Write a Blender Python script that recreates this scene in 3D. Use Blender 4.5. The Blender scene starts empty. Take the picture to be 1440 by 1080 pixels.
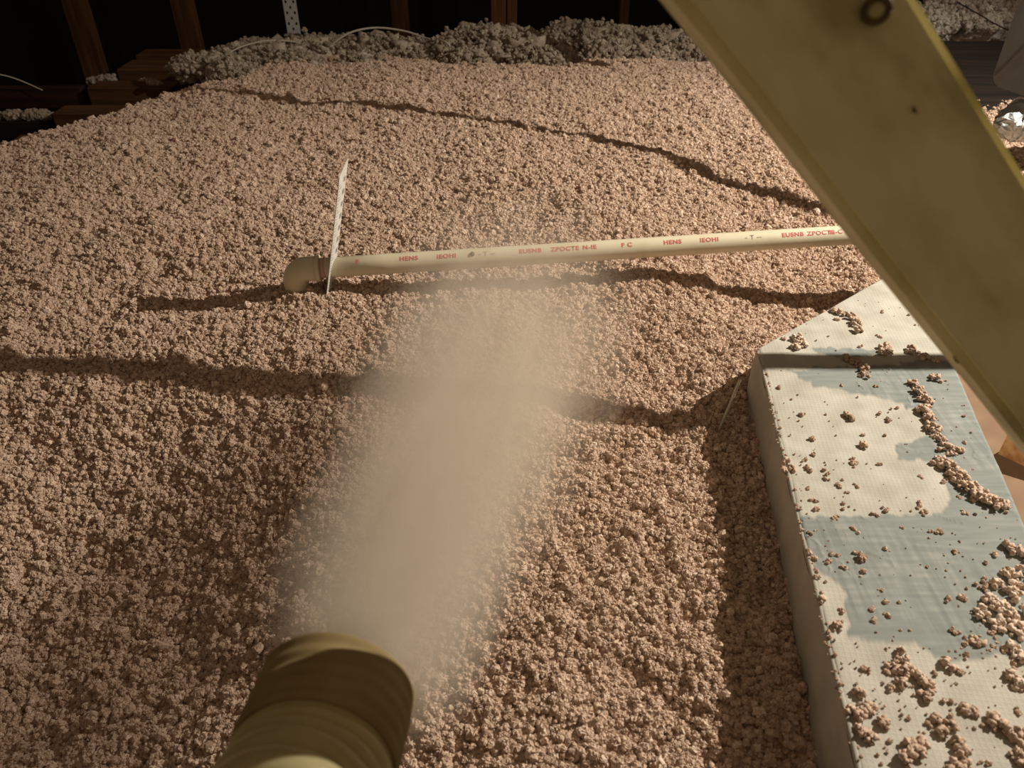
import bpy, bmesh, math, random
import numpy as np
from mathutils import Vector, Matrix

# ------------------------------------------------------------------ camera, world, light, exposure
CZ = 1.30                       # camera height above the attic floor datum
F = 1080.0                      # focal length in pixels of the 1440 wide frame
PITCH = math.radians(36.0)
CP, SP = math.cos(PITCH), math.sin(PITCH)
sc = bpy.context.scene
C = sc.collection

cam_d = bpy.data.cameras.new('camera')
cam_d.sensor_width = 36.0
cam_d.lens = 36.0 * F / 1440.0
cam_d.clip_start = 0.02
cam_d.dof.use_dof = True
cam_d.dof.focus_distance = 1.15
cam_d.dof.aperture_fstop = 9.0
cam = bpy.data.objects.new('camera', cam_d)
C.objects.link(cam)
cam.location = (0, 0, CZ)
cam.rotation_euler = (math.pi / 2 - PITCH, 0, 0)
sc.camera = cam

w = bpy.data.worlds.new('attic_air')
w.use_nodes = True
w.node_tree.nodes['Background'].inputs[0].default_value = (0.80, 0.56, 0.36, 1)
w.node_tree.nodes['Background'].inputs[1].default_value = 0.155
sc.world = w

LAMP = np.array([1.95, 1.35, 0.90])          # relative to the camera
ld = bpy.data.lights.new('work_light', 'SPOT')
ld.energy = 350
ld.spot_size = math.radians(110)
ld.spot_blend = 1.0
ld.color = (1.0, 0.90, 0.755)
ld.shadow_soft_size = 0.005
lo = bpy.data.objects.new('work_light', ld)
C.objects.link(lo)
lo.location = LAMP + np.array([0, 0, CZ])
lo.rotation_euler = (Vector((1.0, 1.15, -0.66)) - Vector(LAMP)).to_track_quat('-Z', 'Y').to_euler()

sc.view_settings.view_transform = 'Standard'
sc.view_settings.look = 'None'
sc.view_settings.gamma = 1
sc.view_settings.use_curve_mapping = False
sc.view_settings.exposure = 0.0
sc.cycles.volume_bounces = 2
sc.cycles.max_bounces = 6
sc.cycles.diffuse_bounces = 3

random.seed(7)
rng = np.random.default_rng(7)

# ------------------------------------------------------------------ pixel helpers (camera-relative points)
def at_depth(px, py, a):
    r = (px - 720) / F * a
    u = (540 - py) / F * a
    return np.array([r, a * CP + u * SP, -a * SP + u * CP])
def at_z(px, py, z):
    k = -SP + (540 - py) / F * CP
    return at_depth(px, py, z / k)
def at_y(px, py, y):
    k = CP + (540 - py) / F * SP
    return at_depth(px, py, y / k)
def W(p):
    return Vector((float(p[0]), float(p[1]), float(p[2]) + CZ))

# ------------------------------------------------------------------ numpy noise
PERM = np.random.default_rng(3).permutation(256)
PERM = np.concatenate([PERM, PERM, PERM])
G3 = np.random.default_rng(4).normal(size=(256, 3)); G3 /= np.linalg.norm(G3, axis=1)[:, None]
def perlin(x, y, z):
    x = np.asarray(x, float); y = np.asarray(y, float); z = np.broadcast_to(np.asarray(z, float), x.shape)
    xi, yi, zi = np.floor(x).astype(int), np.floor(y).astype(int), np.floor(z).astype(int)
    xf, yf, zf = x - xi, y - yi, z - zi
    xi &= 255; yi &= 255; zi &= 255
    f = lambda t: t * t * t * (t * (t * 6 - 15) + 10)
    u, v, s = f(xf), f(yf), f(zf)
    out = 0
    for dx in (0, 1):
        for dy in (0, 1):
            for dz in (0, 1):
                h = PERM[PERM[PERM[(xi + dx) & 255] + ((yi + dy) & 255)] + ((zi + dz) & 255)]
                g = G3[h]
                d = g[..., 0] * (xf - dx) + g[..., 1] * (yf - dy) + g[..., 2] * (zf - dz)
                out = out + d * (u if dx else 1 - u) * (v if dy else 1 - v) * (s if dz else 1 - s)
    return out * 1.6
def fbm(x, y, z=0.0, o=4, g=0.5):
    r, a = 0, 1.0
    for i in range(o):
        k = 2.03 ** i
        r = r + a * perlin(np.asarray(x) * k + 17 * i, np.asarray(y) * k + 5 * i, np.asarray(z) * k + 9 * i)
        a *= g
    return r
def sstep(a, b, x):
    t = np.clip((x - a) / (b - a), 0, 1)
    return t * t * (3 - 2 * t)

# ------------------------------------------------------------------ object helpers
def tag(o, label=None, cat=None, group=None, kind=None):
    if label: o['label'] = label
    if cat: o['category'] = cat
    if group: o['group'] = group
    if kind: o['kind'] = kind
    return o
def link(name, me, mat=None, parent=None, smooth=True):
    if mat is not None and not me.materials:
        me.materials.append(mat)
    if smooth:
        me.polygons.foreach_set('use_smooth', [True] * len(me.polygons))
    o = bpy.data.objects.new(name, me)
    C.objects.link(o)
    if parent is not None:
        o.parent = parent
        o.matrix_parent_inverse = Matrix.Translation(-parent.location)
    return o
def empty(name, loc):
    o = bpy.data.objects.new(name, None)
    o.empty_display_size = 0.05
    C.objects.link(o)
    o.location = loc
    return o
def np_mesh(name, V, Fq):
    me = bpy.data.meshes.new(name)
    V = np.asarray(V, np.float32); Fq = np.asarray(Fq, np.int32)
    n = Fq.shape[1]
    me.vertices.add(len(V)); me.vertices.foreach_set('co', V.ravel())
    me.loops.add(Fq.size); me.loops.foreach_set('vertex_index', Fq.ravel())
    me.polygons.add(len(Fq)); me.polygons.foreach_set('loop_start', np.arange(0, Fq.size, n, dtype=np.int32))
    me.update(calc_edges=True); me.validate()
    return me
def grid_faces(nu, nv, off=0):
    i = np.arange(nu * nv).reshape(nv, nu)
    return np.stack([i[:-1, :-1], i[:-1, 1:], i[1:, 1:], i[1:, :-1]], -1).reshape(-1, 4) + off
def board(name, c, ax, ay, az, sx, sy, sz, mat, parent=None, bev=0.0015, seg=1):
    """a sawn board: centre c, unit axes, full sizes"""
    bm = bmesh.new()
    bmesh.ops.create_cube(bm, size=1)
    for v in bm.verts:
        v.co = Vector((v.co.x * sx, v.co.y * sy, v.co.z * sz))
    bmesh.ops.subdivide_edges(bm, edges=[e for e in bm.edges if abs((e.verts[0].co - e.verts[1].co).normalized().x) > .9], cuts=10)
    for v in bm.verts:
        k = v.co.x * 7 + sx * 3
        v.co.y += .0008 * math.sin(k * 3.1) ; v.co.z += .0010 * math.sin(k * 2.3 + 1)
    bmesh.ops.bevel(bm, geom=[e for e in bm.edges if e.is_manifold and e.calc_face_angle(0) > .8], offset=bev, segments=seg, affect='EDGES')
    me = bpy.data.meshes.new(name); bm.to_mesh(me); bm.free()
    o = link(name, me, mat, None, smooth=False)
    M = Matrix((Vector(ax), Vector(ay), Vector(az))).transposed().to_4x4()
    M.translation = W(c)
    o.matrix_world = M
    if parent is not None:
        o.parent = parent
        o.matrix_parent_inverse = Matrix.Translation(-parent.location)
    return o
def tube_mesh(name, pts, rad, n=12, res=1, cap=True):
    """swept tube through points (camera relative), radius may be a list"""
    P = np.array(pts, float)
    if res > 1:                                     # catmull-rom
        Q = np.vstack([2 * P[0] - P[1], P, 2 * P[-1] - P[-2]])
        out = []
        for i in range(1, len(Q) - 2):
            for k in range(res):
                t = k / res
                out.append(.5 * ((2 * Q[i]) + (-Q[i-1] + Q[i+1]) * t + (2*Q[i-1] - 5*Q[i] + 4*Q[i+1] - Q[i+2]) * t*t + (-Q[i-1] + 3*Q[i] - 3*Q[i+1] + Q[i+2]) * t**3))
        out.append(P[-1]); P = np.array(out)
    R = np.full(len(P), rad) if np.isscalar(rad) else np.interp(np.linspace(0, 1, len(P)), np.linspace(0, 1, len(rad)), rad)
    T = np.gradient(P, axis=0); T /= np.linalg.norm(T, axis=1)[:, None]
    up = np.array([0.13, 0.21, 0.97]); N = []
    nrm = np.cross(T[0], up); nrm /= np.linalg.norm(nrm)
    V = []
    for i in range(len(P)):
        nrm = nrm - T[i] * nrm.dot(T[i]); nrm /= np.linalg.norm(nrm)
        b = np.cross(T[i], nrm)
        a = np.arange(n) / n * 2 * math.pi
        V.append(P[i] + R[i] * (np.cos(a)[:, None] * nrm + np.sin(a)[:, None] * b))
    V = np.vstack(V); V[:, 2] += CZ
    idx = np.arange(len(P) * n).reshape(len(P), n)
    j = np.roll(idx, -1, axis=1)
    Fq = np.stack([idx[:-1], j[:-1], j[1:], idx[1:]], -1).reshape(-1, 4)
    me = np_mesh(name, V, Fq)
    if cap:
        bm = bmesh.new(); bm.from_mesh(me)
        bmesh.ops.holes_fill(bm, edges=[e for e in bm.edges if e.is_boundary], sides=0)
        bmesh.ops.recalc_face_normals(bm, faces=bm.faces)
        bm.to_mesh(me); bm.free()
    return me

# ------------------------------------------------------------------ materials
def new_mat(name, col=(.5, .5, .5), rough=.8, metal=0.0, spec=.3):
    m = bpy.data.materials.new(name); m.use_nodes = True
    b = m.node_tree.nodes['Principled BSDF']
    b.inputs['Base Color'].default_value = (*col, 1)
    b.inputs['Roughness'].default_value = rough
    b.inputs['Metallic'].default_value = metal
    b.inputs['Specular IOR Level'].default_value = spec
    return m
def nd(m, t, **kw):
    n = m.node_tree.nodes.new(t)
    for k, v in kw.items():
        if k.startswith('i_'): n.inputs[k[2:].replace('_', ' ')].default_value = v
        else: setattr(n, k, v)
    return n
def lk(m, a, ai, b, bi):
    m.node_tree.links.new(a.outputs[ai], b.inputs[bi])
def bsdf(m): return m.node_tree.nodes['Principled BSDF']
def ramp(m, stops):
    r = nd(m, 'ShaderNodeValToRGB')
    e = r.color_ramp.elements
    while len(e) < len(stops): e.new(.5)
    for k, (p, c) in enumerate(stops):
        e[k].position = p; e[k].color = (*c, 1)
    return r
def noise_col(m, scale, stops, detail=4, coord='Object', stretch=None, bump=None, dist=.001):
    tc = nd(m, 'ShaderNodeTexCoord')
    n = nd(m, 'ShaderNodeTexNoise'); n.inputs['Scale'].default_value = scale; n.inputs['Detail'].default_value = detail
    if stretch:
        mp = nd(m, 'ShaderNodeMapping'); mp.inputs['Scale'].default_value = stretch
        lk(m, tc, coord, mp, 'Vector'); lk(m, mp, 'Vector', n, 'Vector')
    else: lk(m, tc, coord, n, 'Vector')
    r = ramp(m, stops); lk(m, n, 'Fac', r, 'Fac'); lk(m, r, 'Color', bsdf(m), 'Base Color')
    if bump:
        b = nd(m, 'ShaderNodeBump'); b.inputs['Strength'].default_value = bump; b.inputs['Distance'].default_value = dist
        lk(m, n, 'Fac', b, 'Height'); lk(m, b, 'Normal', bsdf(m), 'Normal')
    return m

def fluff_mat(name, lo_, mid, hi, bumps=(420, .0016)):
    m = new_mat(name, mid, .95, 0, .15)
    oi = nd(m, 'ShaderNodeObjectInfo')
    r = ramp(m, [(0, lo_), (.18, mid), (.75, mid), (1, hi)])
    lk(m, oi, 'Random', r, 'Fac')
    tc = nd(m, 'ShaderNodeNewGeometry')
    n = nd(m, 'ShaderNodeTexNoise'); n.inputs['Scale'].default_value = bumps[0]; n.inputs['Detail'].default_value = 3
    lk(m, tc, 'Position', n, 'Vector')
    mx = nd(m, 'ShaderNodeMix', data_type='RGBA', blend_type='MULTIPLY')
    mx.inputs[0].default_value = .6
    r2 = ramp(m, [(.3, (.62, .55, .5)), (.62, (1.15, 1.12, 1.1))]); lk(m, n, 'Fac', r2, 'Fac')
    lk(m, r, 'Color', mx, 6); lk(m, r2, 'Color', mx, 7)
    lk(m, mx, 2, bsdf(m), 'Base Color')
    b = nd(m, 'ShaderNodeBump'); b.inputs['Strength'].default_value = .8; b.inputs['Distance'].default_value = bumps[1]
    lk(m, n, 'Fac', b, 'Height'); lk(m, b, 'Normal', bsdf(m), 'Normal')
    return m
M_pink = fluff_mat('tan_cellulose', (.40, .28, .20), (.66, .51, .405), (.82, .68, .57))
M_pink_base = fluff_mat('tan_cellulose_bed', (.56, .415, .32), (.56, .415, .32), (.56, .415, .32))
M_grey_fluff = fluff_mat('grey_fibre', (.25, .20, .155), (.39, .33, .265), (.54, .47, .39), (160, .004))
M_white_fluff = fluff_mat('white_fibre', (.50, .47, .42), (.70, .67, .61), (.85, .82, .77), (200, .004))

def wood(name, a, b, c, st=(1.5, 26, 26), scale=2.2, rough=.75):
    m = new_mat(name, b, rough, 0, .25)
    noise_col(m, scale, [(.36, a), (.5, b), (.64, c)], 6, 'Object', st, .25, .0008)
    return m
M_brace = wood('weathered_yellow_pine', (.48, .42, .19), (.80, .72, .36), (.95, .88, .52), (2.2, 5, 5), 5.0, .6)
M_stud = wood('dimmed_stud_pine', (.06, .026, .010), (.10, .045, .018), (.15, .07, .03))  # studs and timbers: dim light at the back put into the colour
M_stud_lit = wood('lit_stud_pine', (.13, .055, .022), (.20, .09, .038), (.28, .13, .06))  # same pine, less dimmed, for the better lit middle studs
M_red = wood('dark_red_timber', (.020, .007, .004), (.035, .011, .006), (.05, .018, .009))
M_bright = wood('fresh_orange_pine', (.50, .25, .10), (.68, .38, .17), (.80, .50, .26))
M_shade_brown = wood('shade_brown_board', (.006, .004, .003), (.012, .007, .005), (.02, .012, .008))  # near-black brown, shade put into the wood colour
M_black = noise_col(new_mat('black_roof_membrane', (.01, .012, .01), .7), 3, [(.3, (.004, .0045, .004)), (.7, (.012, .014, .011))])
M_floor = noise_col(new_mat('dusty_drywall', (.1, .08, .06), .9), 8, [(.3, (.05, .04, .03)), (.7, (.10, .08, .06))])
M_wire = new_mat('pale_cable_sheath', (.55, .50, .42), .5)
M_cable = new_mat('black_rubber', (.02, .02, .02), .6)

# ------------------------------------------------------------------ ground of loose-fill insulation
def smooth_ground(x, y):
    z = np.interp(y, [-.5, .3, .55, .9, 1.15, 1.35, 1.7, 2.1, 2.55, 2.8, 3.3], [-.72, -.70, -.69, -.70, -.675, -.655, -.64, -.625, -.615, -.66, -.80])
    z = z - .07 * sstep(.15, .6, x) * sstep(.95, 1.2, y) * (1 - sstep(1.3, 1.9, y))
    # the mound falls away at the far left
    d = (x + .84 + .66 * (2.45 - y)) * .83
    z = z - .42 * (1 - sstep(-.55, .02, d)) * sstep(1.2, 1.75, y)
    # shallow trough at the near left
    z = z - .17 * (1 - sstep(-.62, .0, x)) * (1 - sstep(.58, 1.10, y)) + .02 * (1 - sstep(-.9, -.6, x)) * (1 - sstep(.65, 1.15, y))
    # the fill is lower right of the duct
    z = z - .30 * sstep(.56, .66, x) * (1 - sstep(1.05, 1.3, y))
    return z
def ground(x, y, fine=True):
    z = smooth_ground(x, y)
    z = z + .012 * fbm(x * 3.2, y * 3.2, 0.3, 2) + .008 * fbm(x * 9, y * 9, 1.7, 2)
    if fine:
        z = z + .0065 * fbm(x * 30, y * 30, 4.2, 3, .6) + .0035 * fbm(x * 95, y * 95, 2.2, 2, .6)
        z = z + .02 * np.exp(-(((x + .36) / .07) ** 2 + ((y - 1.17) / .05) ** 2))
        # the hollows that the falling stream has scoured
        z = z - .012 * np.maximum(0, perlin(x * 13, y * 13, 9.1) - .25)
    return z
ny, nx = 800, 960
yy = np.geomspace(.36, 3.60, ny) - .16
tt = np.linspace(-1, 1, nx)
Y = np.repeat(yy[:, None], nx, 1); X = np.clip(tt[None, :] * (.76 * Y + .50), -3.05, 3.05)
Z = ground(X, Y)
V = np.stack([X, Y, Z + CZ], -1).reshape(-1, 3)
me = np_mesh('loose_fill_insulation', V, grid_faces(nx, ny))
bed = link('loose_fill_insulation', me, M_pink_base)
tag(bed, 'loose pinkish-tan blown insulation covering the attic like rough crumbs', 'insulation', kind='stuff')

# granules: real crumbs laid over the bed
def crumb_group(name, mat, radius_noise=.75, level=4, var=5):
    g = bpy.data.node_groups.new(name, 'GeometryNodeTree')
    g.interface.new_socket('Geometry', in_out='INPUT', socket_type='NodeSocketGeometry')
    g.interface.new_socket('Geometry', in_out='OUTPUT', socket_type='NodeSocketGeometry')
    N, L = g.nodes, g.links
    gi, go = N.new('NodeGroupInput'), N.new('NodeGroupOutput')
    j = N.new('GeometryNodeGeometryToInstance')
    for k in range(var):
        ico = N.new('GeometryNodeMeshIcoSphere'); ico.inputs['Radius'].default_value = 1; ico.inputs['Subdivisions'].default_value = level
        nz = N.new('ShaderNodeTexNoise'); nz.noise_dimensions = '4D'
        nz.inputs['W'].default_value = 7.3 * k + 1; nz.inputs['Scale'].default_value = 1.5; nz.inputs['Detail'].default_value = 3.5
        nz.inputs['Roughness'].default_value = .62
        sub = N.new('ShaderNodeVectorMath'); sub.operation = 'SUBTRACT'; sub.inputs[1].default_value = (.5, .5, .5)
        scl = N.new('ShaderNodeVectorMath'); scl.operation = 'SCALE'; scl.inputs['Scale'].default_value = 3.2 * radius_noise
        sp = N.new('GeometryNodeSetPosition'); sm = N.new('GeometryNodeSetMaterial'); sm.inputs['Material'].default_value = mat
        L.new(nz.outputs['Color'], sub.inputs[0]); L.new(sub.outputs[0], scl.inputs[0])
        L.new(ico.outputs['Mesh'], sp.inputs['Geometry']); L.new(scl.outputs[0], sp.inputs['Offset'])
        L.new(sp.outputs[0], sm.inputs[0]); L.new(sm.outputs[0], j.inputs[0])
    ip = N.new('GeometryNodeInstanceOnPoints')
    ip.inputs['Pick Instance'].default_value = True
    rv = N.new('FunctionNodeRandomValue'); rv.data_type = 'FLOAT_VECTOR'
    rv.inputs[0].default_value = (0, 0, 0); rv.inputs[1].default_value = (6.28, 6.28, 6.28)
    er = N.new('FunctionNodeEulerToRotation')
    at = N.new('GeometryNodeInputNamedAttribute'); at.data_type = 'FLOAT'; at.inputs['Name'].default_value = 'size'
    mtp = N.new('GeometryNodeMeshToPoints')
    L.new(gi.outputs[0], mtp.inputs['Mesh'])
    L.new(mtp.outputs[0], ip.inputs['Points'])
    L.new(j.outputs[0], ip.inputs['Instance'])
    L.new(rv.outputs[0], er.inputs[0]); L.new(er.outputs[0], ip.inputs['Rotation'])
    sat = [o for o in at.outputs if o.enabled and o.name == 'Attribute'][0]
    L.new(sat, ip.inputs['Scale'])
    L.new(ip.outputs[0], go.inputs[0])
    return g
def granules(name, pts, size, mat, label, parent=None, **kw):
    P = np.array(pts, np.float32); P = P + np.array([0, 0, CZ], np.float32)
    me = bpy.data.meshes.new(name)
    me.vertices.add(len(P)); me.vertices.foreach_set('co', P.ravel())
    a = me.attributes.new('size', 'FLOAT', 'POINT'); a.data.foreach_set('value', np.asarray(size, np.float32))
    me.materials.append(mat)
    o = link(name, me, None, parent, smooth=False)
    md = o.modifiers.new('granules', 'NODES'); md.node_group = crumb_group(name + '_nodes', mat, **kw)
    o['kind'] = 'stuff'
    if label: o['label'] = label
    return o
# box (duct) footprint used to keep granules out
DZ = -.611
def duct_left(y):
    return np.where(y < .93, .25 + (y - .1) * (.105 / .83), .355 + (y - .93) * (.353 / .285))
def duct_right(y):
    return np.where(y < 1.10, .450 + (y - .1) * (.155 / .71), .668 + (y - 1.10) * (.040 / .115))

NG = 720000
gy = rng.random(NG * 2) ** 1.15 * 2.75 + .22
gx = (rng.random(NG * 2) * 2 - 1) * (.74 * gy + .33)
keep = rng.random(NG * 2) < (.74 * gy + .33) / (.74 * 2.97 + .33) * 1.25
gx, gy = gx[keep], gy[keep]
inside = (gx > duct_left(gy) + .004) & (gx < duct_right(gy)) & (gy < 1.22)
gx, gy = gx[~inside], gy[~inside]
gx, gy = gx[:NG], gy[:NG]
gs = .0014 + .0024 * rng.random(len(gx)) ** 1.8
gs *= 1 + .20 * np.clip(gy - 1.1, 0, 2)
big = rng.random(len(gx)) < .06
gs[big] *= 1.6
gz = ground(gx, gy) + gs * (rng.random(len(gx)) * 1.3 - .25)
granules('insulation_granule_layer', np.stack([gx, gy, gz], -1), gs, M_pink, None, bed, var=6, level=3, radius_noise=.9)

M_fleck = new_mat('white_fleck', (.92, .90, .84), .35, 0, .6)
fk = rng.integers(0, len(gx), 2600)
granules('white_fleck_scatter', np.stack([gx[fk], gy[fk], gz[fk] + gs[fk] * 1.1], -1), .0006 + .0007 * rng.random(len(fk)), M_fleck, 'tiny white glinting flecks', bed, var=3, level=2)

# ------------------------------------------------------------------ room shell
def plane_box(name, c, s, mat):
    o = board(name, c, (1, 0, 0), (0, 1, 0), (0, 0, 1), *s, mat, bev=.001)
    o['kind'] = 'structure'
    return o
plane_box('floor', (0, 1.6, -1.33), (6.4, 5.0, .06), M_floor)
plane_box('wall_back', (0, 3.62, -.1), (6.4, .03, 2.4), M_black)
plane_box('wall_left', (-3.1, 1.6, -.1), (.03, 4.0, 2.4), M_black)
# studs standing against the dark membrane
def stud(pxl, pxr, Yd, label, py=0, z0=-1.2, z1=.9, mat=M_stud, th=.038, cat='stud', name='wall_stud'):
    a, b = at_y(pxl, py, Yd), at_y(pxr, py, Yd)
    o = board(name, ((a[0] + b[0]) / 2, Yd + th / 2, (z0 + z1) / 2), (0, 0, 1), (1, 0, 0), (0, 1, 0), z1 - z0, b[0] - a[0], th, mat)
    return tag(o, label, cat, 'studs in front of the black back wall')
stud(85, 117, 3.10, 'leaning-looking brown wooden stud nearest the left edge of the frame')
stud(238, 268, 3.12, 'brown wooden stud rising behind the stacked timber offcuts')
stud(548, 572, 3.40, 'dim brown stud behind the white cable arc')
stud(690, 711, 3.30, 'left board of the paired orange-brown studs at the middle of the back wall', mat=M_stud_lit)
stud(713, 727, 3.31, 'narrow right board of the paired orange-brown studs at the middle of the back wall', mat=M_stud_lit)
stud(873, 886, 3.34, 'thin brown stud just left of the big diagonal brace top')
stud(1306, 1325, 3.3, 'reddish stud right of the diagonal brace top', mat=M_red)
stud(1362, 1380, 3.3, 'reddish stud behind the pale fluff at the top right', mat=M_red)

# perforated strap
strap = tag(empty('metal_strap', W(at_y(408, 30, 3.02))), 'pale perforated metal strap hanging in front of the dark back wall', 'strap')
a, b = at_y(397, 0, 3.02), at_y(416, 0, 3.02)
M_strap = new_mat('galvanised_steel', (.62, .64, .62), .5, 0, .5)
m = M_strap
bm = bmesh.new()
wd = b[0] - a[0]; z0, z1 = -.80, .7; nrow = int((z1 - z0) / .018)
cols = 7
vs = {}
def sv(i, j):
    if (i, j) not in vs: vs[i, j] = bm.verts.new((a[0] + wd * i / cols, 3.02, CZ + z0 + j * .009))
    return vs[i, j]
for jj in range(nrow * 2):
    for ii in range(cols):
        if (ii in (1, 5) and jj % 4 == 0) or (ii == 3 and jj % 4 == 2) : continue
        bm.faces.new((sv(ii, jj), sv(ii + 1, jj), sv(ii + 1, jj + 1), sv(ii, jj + 1)))
bmesh.ops.recalc_face_normals(bm, faces=bm.faces)
me = bpy.data.meshes.new('steel_band'); bm.to_mesh(me); bm.free()
link('steel_band', me, M_strap, strap, smooth=False)

# timber pieces at the far left
def timber(px0, px1, py0, py1, Yd, th, label, mat, group='timbers at the far left edge of the mound'):
    c0, c1 = at_y(px0, py0, Yd), at_y(px1, py1, Yd)
    cx = (c0[0] + c1[0]) / 2; cz = (c0[2] + c1[2]) / 2
    o = board('timber_offcut', (cx, Yd + th / 2, cz), (1, 0, 0), (0, 1, 0), (0, 0, 1), abs(c1[0] - c0[0]), th, abs(c0[2] - c1[2]), mat, bev=.003)
    return tag(o, label, 'timber', group)
timber(-260, 122, 124, 153, 2.62, .038, 'long dark red beam lying at the far left edge of the picture', M_red)
timber(121, 250, 124, 162, 2.60, .09, 'short brown block butted against the dark red beam', M_stud)
timber(163, 262, 98, 126, 2.80, .14, 'middle brown block of the stepped timber stack', M_stud)
timber(190, 330, 78, 96, 3.00, .10, 'topmost flat brown board of the stepped timber stack', M_stud)
timber(72, 240, 160, 200, 2.42, .09, 'brown timber half buried below the dark red beam', M_stud)
timber(-200, 76, 172, 196, 2.44, .12, 'nearly black timber below the strip of grey fluff', M_shade_brown)
timber(14, 120, 199, 225, 2.20, .06, 'lowest brown board partly under the mound slope', M_stud)

# ------------------------------------------------------------------ lumpy grey batts at the back
def crumb_template(seed, level=3, amp=.5):
    bm = bmesh.new(); bmesh.ops.create_icosphere(bm, subdivisions=level, radius=1)
    v = np.array([x.co[:] for x in bm.verts]); f = np.array([[q.index for q in fa.verts] for fa in bm.faces]); bm.free()
    k = 1 + amp * fbm(v[:, 0] * 1.6 + seed * 11, v[:, 1] * 1.6, v[:, 2] * 1.6, 3, .6)
    return v * k[:, None], f
TEMPL = [crumb_template(s, 2, .75) for s in range(8)]
def lump_mesh(name, parts, level=4, amp=.45, rough=3.0):
    """parts: (centre, radii) ; noise-displaced merged lumps"""
    bm = bmesh.new(); bmesh.ops.create_icosphere(bm, subdivisions=level, radius=1)
    v0 = np.array([x.co[:] for x in bm.verts]); f0 = np.array([[q.index for q in fa.verts] for fa in bm.faces]); bm.free()
    VV, FF = [], []; off = 0
    for i, (c, r) in enumerate(parts):
        k = 1 + amp * fbm(v0[:, 0] * rough + i * 3.1, v0[:, 1] * rough, v0[:, 2] * rough, 4, .6)
        v = v0 * k[:, None] * np.array(r) + np.array(c) + np.array([0, 0, CZ])
        VV.append(v); FF.append(f0 + off); off += len(v)
    return np_mesh(name, np.vstack(VV), np.vstack(FF))
def batt(px_list, label, mat, size=.0065, n=6000, base=(.09, .07, .055), seed=1):
    r = np.random.default_rng(seed)
    parts = []
    for (px, py, Yd, s) in px_list:
        c = at_y(px, py, Yd)
        parts.append((c, (base[0] * s, base[1] * s, base[2] * s)))
    me = lump_mesh('insulation_batt', parts)
    o = link('insulation_batt', me, mat)
    tag(o, label, 'insulation batt', 'fluffy batts along the back of the attic')
    P, S = [], []
    for c, rr in parts:
        u = r.normal(size=(n // len(parts), 3)); u /= np.linalg.norm(u, axis=1)[:, None]
        u[:, 2] = np.abs(u[:, 2])
        P.append(np.array(c) + u * np.array(rr) * (1.0 + .22 * r.normal(size=(len(u), 1)) * .6)); S.append(size * (.5 + .9 * r.random(len(u))))
    granules('fibre_tuft', np.vstack(P), np.concatenate(S), mat, None, o, level=3, var=4, radius_noise=.9)
    return o
batt([(270, 98, 2.60, .7), (305, 100, 2.62, .9), (340, 92, 2.72, 1.05), (385, 88, 2.75, 1.15), (430, 84, 2.8, 1.2), (480, 84, 2.85, 1.2), (530, 82, 2.85, 1.2), (580, 84, 2.82, 1.1), (330, 108, 2.5, .8), (420, 100, 2.6, .9), (510, 98, 2.62, .8), (360, 76, 2.9, .8), (455, 72, 3.0, .8)],
     'lumpy grey-brown fibre batt left of the dark gap, below the white cable arc', M_grey_fluff, seed=2)
batt([(640, 76, 2.80, 1.0), (670, 66, 2.85, 1.15), (700, 74, 2.75, 1.25), (740, 80, 2.72, 1.2), (660, 90, 2.68, .9), (780, 92, 2.66, .9), (720, 62, 2.92, .9)],
     'rounded grey fibre batt crossed by a dark diagonal shadow', M_grey_fluff, size=.005, seed=3)
batt([(800, 60, 2.98, 1.1), (840, 66, 2.9, 1.2), (880, 70, 2.88, 1.1), (925, 72, 2.85, 1.15), (965, 78, 2.8, 1.0), (860, 84, 2.74, 1.0), (910, 90, 2.7, .9), (815, 44, 3.05, .35)],
     'pale lumpy fibre batt between the shadowed batt and the diagonal brace', M_grey_fluff, seed=4)
batt([(1300, 40, 2.75, 1.0), (1335, 28, 2.8, 1.1), (1370, 34, 2.75, 1.1), (1400, 30, 2.8, 1.1), (1440, 24, 2.8, 1.2), (1350, 5, 2.95, 1.1), (1400, 0, 2.95, 1.1), (1480, 10, 2.9, 1.3)],
     'bright whitish fluff heaped at the top right beyond the brace', M_white_fluff, size=.008, seed=5)
batt([(20, 164, 2.47, .28), (45, 163, 2.47, .28), (62, 163, 2.47, .26), (-10, 165, 2.47, .3)],
     'thin strip of grey fluff on the black timber at the far left', M_grey_fluff, size=.006, n=200, seed=6)
batt([(206, 120, 2.70, .27), (218, 124, 2.66, .3)],
     'small pale tuft caught on the middle timber block', M_grey_fluff, size=.006, n=250, seed=8)
batt([(150, 113, 2.74, .3), (135, 115, 2.74, .22)], 'tiny grey tuft on the foot of the leftmost stud', M_grey_fluff, size=.005, n=120, seed=9)

# ------------------------------------------------------------------ wires
def wire(px, label, r=.0025, mat=M_wire, cat='cable', name='cable'):
    me = tube_mesh(name, [at_y(x, y, d) for x, y, d in px], r, 8, 8)
    return tag(link(name, me, mat), label, cat)
wire([(455, 75, 2.80), (470, 60, 2.80), (495, 45, 2.82), (530, 39, 2.85), (570, 44, 2.85), (600, 54, 2.82), (625, 58, 2.75), (640, 75, 2.72)], 'white cable arching over the left grey batt', .0032)
wire([(300, 95, 2.62), (320, 76, 2.64), (345, 64, 2.68), (380, 57, 2.72), (420, 60, 2.75), (450, 72, 2.75)], 'thin pale cable looping beside the perforated strap', .0024)
wire([(-20, 104, 2.55), (0, 105, 2.56), (20, 110, 2.58), (40, 118, 2.6), (60, 127, 2.6)], 'thin white wire above the dark red beam at left', .0018)
wire([(1345, 2, 2.75), (1355, 8, 2.66), (1380, 22, 2.60), (1400, 34, 2.58), (1435, 50, 2.66)], 'thin dark wire crossing the bright fluff at top right', .002, M_cable)

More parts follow.
